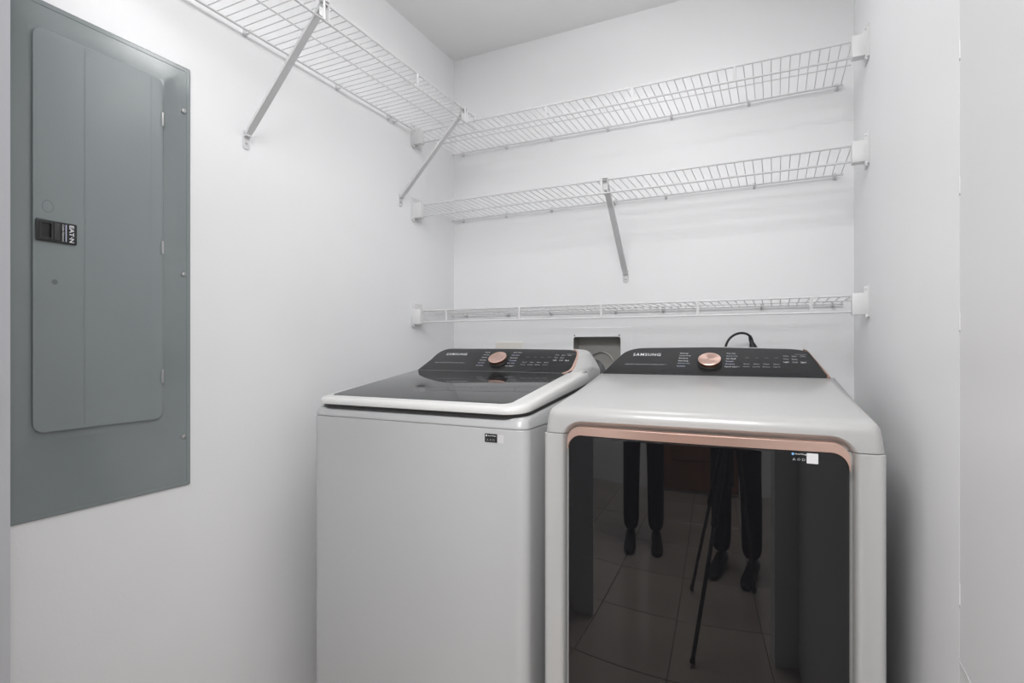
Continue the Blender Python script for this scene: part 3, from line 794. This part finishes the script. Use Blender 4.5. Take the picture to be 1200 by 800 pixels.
# dryer outlet and its cord
DO = empty('power_outlet', (-0.085, YB, H + 0.0), 0, 'white outlet on the back wall behind the dryer, black cord plugged in', 'outlet')
bm = bmesh.new(); slab(bm, rrect(-0.04, -0.15, 0.04, -0.035, 0.006, 5), 0, 0.006, lambda a, b, c: Vector((a, -c, b)), 0.002)
obj('cover_plate', bm, M['bracket'], DO)
DRI = DR.matrix_basis.inverted()
def q3(x, y, z): return DRI @ Vector((x, y, z + H))
pts = [q3(-0.175, 2.03, -0.40), q3(-0.175, 2.07, -0.30), q3(-0.172, 2.08, -0.15), q3(-0.165, 2.082, -0.04), q3(-0.158, 2.085, 0.003), q3(-0.147, 2.09, 0.026), q3(-0.130, 2.098, 0.0405), q3(-0.110, 2.108, 0.0465),
       q3(-0.092, 2.118, 0.044), q3(-0.081, 2.126, 0.036), q3(-0.076, 2.13, 0.025), q3(-0.0745, 2.135, 0.014)]
def smoothp(p, n=2):
    p = [Vector(x) for x in p]
    for _ in range(n):
        out_ = [p[0]]
        for a_, b_ in zip(p[:-1], p[1:]): out_ += [a_ * .75 + b_ * .25, a_ * .25 + b_ * .75]
        out_.append(p[-1]); p = out_
    return p
pc = obj('power_cord', tb(smoothp(pts), 0.0042, 10), M['cord'], DR)
pc['label'] = 'black power cord looping up behind the console'
bm = bmesh.new()
lathe(bm, [(0.0052, 0.030), (0.0075, 0.016), (0.0075, 0.004), (0.011, -0.006), (0.015, -0.020), (0.016, -0.05), (0.014, -0.055)], 20)
box(bm, -0.015, 0.015, -0.005, 0.052, -0.05, -0.015, bev=0.006, seg=3)
obj('plug', bm, M['cord'], pc, q3(-0.0735, 2.135, 0.008), (0, -0.25, 0))

# ------------------------------------------------------------------ seen mirrored in the dryer door: tripod, camera and two people
TP = empty('tripod', (0.0, -0.02, 0), 0, 'black camera tripod mirrored in the dryer door', 'tripod')
hub = Vector((0, 0, 0.82))
for k, (x, y) in enumerate(((-0.20, 0.385), (-0.235, -0.23), (0.16, -0.30))):
    foot = Vector((x, y + 0.02, 0.012)); d = (foot - hub)
    s0 = hub + Vector((d.x, d.y, 0)).normalized() * 0.03
    lg_ = obj('leg', tb([s0, s0.lerp(foot, 0.45)], 0.014, 12), M['blackp'], TP)
    obj('lower_tube', tb([s0.lerp(foot, 0.42), foot], 0.010, 12), M['greyp'], lg_)
    obj('leg_clamp', tb([s0.lerp(foot, 0.43), s0.lerp(foot, 0.47)], 0.018, 12), M['blackp'], lg_)
    obj('rubber_foot', tb([s0.lerp(foot, 0.985), foot + Vector((0, 0, -0.002))], 0.013, 12), M['cord'], lg_)
obj('centre_column', tb([(0, 0, 0.55), (0, 0, 0.98)], 0.013, 14), M['greyp'], TP)
bm = bmesh.new(); lathe(bm, [(0.03, 0.79), (0.036, 0.80), (0.036, 0.84), (0.02, 0.86)], 20); obj('tripod_hub', bm, M['blackp'], TP)
bm = bmesh.new(); lathe(bm, [(0.02, 0.97), (0.026, 0.98), (0.026, 1.0), (0.018, 1.005), (0.022, 1.02), (0.022, 1.035), (0.03, 1.04), (0.03, 1.048)], 20); obj('ball_head', bm, M['blackp'], TP)
CB = empty('photo_camera', (0.04, -0.085, 1.05), math.radians(25.9), 'black camera mounted on the tripod', 'camera')
bm = bmesh.new(); box(bm, -0.07, 0.07, -0.035, 0.02, 0.0, 0.095, bev=0.01, seg=3); box(bm, -0.03, 0.03, -0.03, 0.02, 0.09, 0.12, bev=0.01, seg=2)
obj('camera_body', bm, M['blackp'], CB)
bm = bmesh.new(); lathe(bm, [(0.032, 0.015), (0.034, 0.02), (0.034, 0.05), (0.03, 0.052), (0.028, 0.045), (0, 0.045)], 28, Matrix.Translation((0, 0, 0.05)) @ Matrix.Rotation(-PI / 2, 4, 'X'))
obj('lens', bm, M['greyp'], CB)

def person(loc, rz, label, arm_l, arm_r, hgt=1.75, top='cloth', hairc='hair'):
    t = empty('person', loc, rz, label, 'person')
    k = hgt / 1.75
    V = []; E_ = []; R = []
    def add(p, r, par=None):
        V.append(tuple(c * k for c in p)); R.append((r[0] * k, r[1] * k) if isinstance(r, tuple) else (r * k, r * k))
        if par is not None: E_.append((par, len(V) - 1))
        return len(V) - 1
    pel = add((0, 0, 0.95), (0.15, 0.10))
    wa_ = add((0, 0.0, 1.10), (0.135, 0.09), pel); ch = add((0, 0.01, 1.27), (0.16, 0.105), wa_); up = add((0, 0.0, 1.40), (0.11, 0.075), ch)
    nk = add((0, 0.005, 1.50), (0.052, 0.052), up); h1 = add((0, 0.012, 1.56), (0.06, 0.066), nk); h2 = add((0, 0.016, 1.64), (0.078, 0.092), h1); h3 = add((0, 0.0, 1.71), (0.062, 0.075), h2)
    for s in (-1, 1):
        hp = add((s * 0.095, 0, 0.86), (0.092, 0.09), pel); kn = add((s * 0.105, 0.02, 0.49), (0.078, 0.080), hp)
        ca = add((s * 0.108, -0.01, 0.30), (0.074, 0.078), kn); an = add((s * 0.11, -0.005, 0.075), (0.062, 0.075), ca)
        sh = add((s * 0.185, 0, 1.385), (0.06, 0.06), up)
        el, wr = (arm_l if s < 0 else arm_r)
        e = add(el, (0.043, 0.043), sh); w_ = add(wr, (0.028, 0.024), e)
    me = bpy.data.meshes.new('body'); me.from_pydata(V, E_, [])
    o = bpy.data.objects.new('body', me); COL.objects.link(o)
    sk = o.modifiers.new('skin', 'SKIN'); o.modifiers.new('sub', 'SUBSURF').levels = 2
    for i, sv in enumerate(me.skin_vertices[0].data):
        sv.radius = R[i]; sv.use_root = (i == pel)
    dg = bpy.context.evaluated_depsgraph_get(); dg.update()
    m2 = bpy.data.meshes.new_from_object(o.evaluated_get(dg)); bpy.data.objects.remove(o, do_unlink=True)
    for p in m2.polygons: p.use_smooth = True
    b = link('body', m2, None, t); m2.materials.clear()
    for m_ in (M['cloth'], M[top], M['skin']): m2.materials.append(m_)
    for p in m2.polygons:
        z = p.center.z / k
        p.material_index = 0 if z < 1.0 and abs(p.center.x) < 0.2 * k else (2 if z > 1.475 else 1)
    # hands: palm and five bent fingers at each wrist
    for s in (-1, 1):
        el, wr = (arm_l if s < 0 else arm_r); w_ = Vector(wr) * k; d = (w_ - Vector(el) * k).normalized()
        sd = d.cross(Vector((0, 0, 1))); sd = sd.normalized() if sd.length > 0.1 else Vector((1, 0, 0)); nn = sd.cross(d).normalized()
        if s > 0: sd = -sd
        bm = bmesh.new()
        tube(bm, [w_ - d * .02, w_ + d * .015, w_ + d * .05, w_ + d * .085], [0.024, 0.028, 0.036, 0.032], 12)
        for v_ in bm.verts:
            rel = v_.co - w_; v_.co -= nn * rel.dot(nn) * 0.45
        for j, (off, ln) in enumerate(((-.027, .070), (-.009, .080), (.009, .075), (.026, .058))):
            b0 = w_ + d * .075 + sd * off
            tube(bm, [b0, b0 + d * ln * .4 - nn * .004, b0 + d * ln * .7 - nn * .014, b0 + d * ln * .9 - nn * .028], [.0095, .009, .008, .0065], 8)
        b0 = w_ + d * .03 - sd * .028
        tube(bm, [b0, b0 - sd * .022 + d * .022, b0 - sd * .03 + d * .05], [.012, .0105, .008], 8)
        obj('hand', bm, M['skin'], t, smooth=60)
        # shoes
        bm = bmesh.new(); fx = s * 0.115 * k; rings = []
        for y, hw, hz in ((-.095, .028, .05), (-.07, .040, .075), (-.01, .042, .085), (.05, .044, .065), (.11, .050, .048), (.16, .044, .036), (.185, .022, .026)):
            rings.append([Vector((fx + hw * math.cos(a_), y, max(0.0, hz / 2 + hz / 2 * math.sin(a_)))) for a_ in [2 * PI * i / 16 for i in range(16)]])
        loft(bm, rings); obj('shoe', bm, M['shoe'], t, smooth=60)
        bm = bmesh.new(); bmesh.ops.create_uvsphere(bm, u_segments=12, v_segments=8, radius=0.0125 * k)
        e_ = obj('eye', bm, M['eye'], t, (s * 0.031 * k, 0.098 * k, 1.635 * k), smooth=60)
        bm = bmesh.new(); bmesh.ops.create_uvsphere(bm, u_segments=10, v_segments=6, radius=0.006 * k)
        obj('pupil', bm, M['hair'], e_, (0, 0.0085 * k, 0), smooth=60)
        bm = bmesh.new(); bmesh.ops.create_uvsphere(bm, u_segments=12, v_segments=8, radius=0.03 * k); bmesh.ops.scale(bm, vec=(0.3, 0.6, 1.0), verts=bm.verts)
        obj('ear', bm, M['skin'], t, (s * 0.079 * k, 0.0, 1.63 * k), smooth=60)
    bm = bmesh.new(); loft(bm, [[Vector(p) * k for p in ((-.008, .098, 1.645), (.008, .098, 1.645), (.006, .09, 1.645))], [Vector(p) * k for p in ((-.016, .10, 1.603), (.016, .10, 1.603), (0, .126, 1.606))]])
    obj('nose', bm, M['skin'], t, smooth=60)
    obj('mouth', bx(-.024 * k, .024 * k, .088 * k, .096 * k, 1.573 * k, 1.583 * k, bev=.003), mat('lips', (0.42, 0.2, 0.17), .5), t)
    bm = bmesh.new(); bmesh.ops.create_uvsphere(bm, u_segments=28, v_segments=18, radius=0.1 * k)
    bmesh.ops.scale(bm, vec=(0.90, 1.08, 0.95), verts=bm.verts)
    dele = [v_ for v_ in bm.verts if v_.co.z < -0.012 * k + max(0, v_.co.y) * 0.7]
    bmesh.ops.delete(bm, geom=dele, context='VERTS')
    obj('hair', bm, M[hairc], t, (0, -0.012 * k, 1.672 * k), smooth=60)
    return t
person((0.06, -0.52, 0), 0.35, 'person in dark clothes standing behind the tripod, mirrored in the dryer door',
       ((-0.27, 0.03, 1.14), (-0.16, 0.20, 1.06)), ((0.27, 0.03, 1.14), (0.16, 0.20, 1.06)))
person((-0.66, -0.72, 0), -0.2, 'person in dark trousers standing farther left of the tripod, mirrored in the dryer door',
       ((-0.25, -0.02, 1.12), (-0.26, 0.05, 0.88)), ((0.25, -0.02, 1.12), (0.26, 0.05, 0.88)), 1.68, 'shirt')
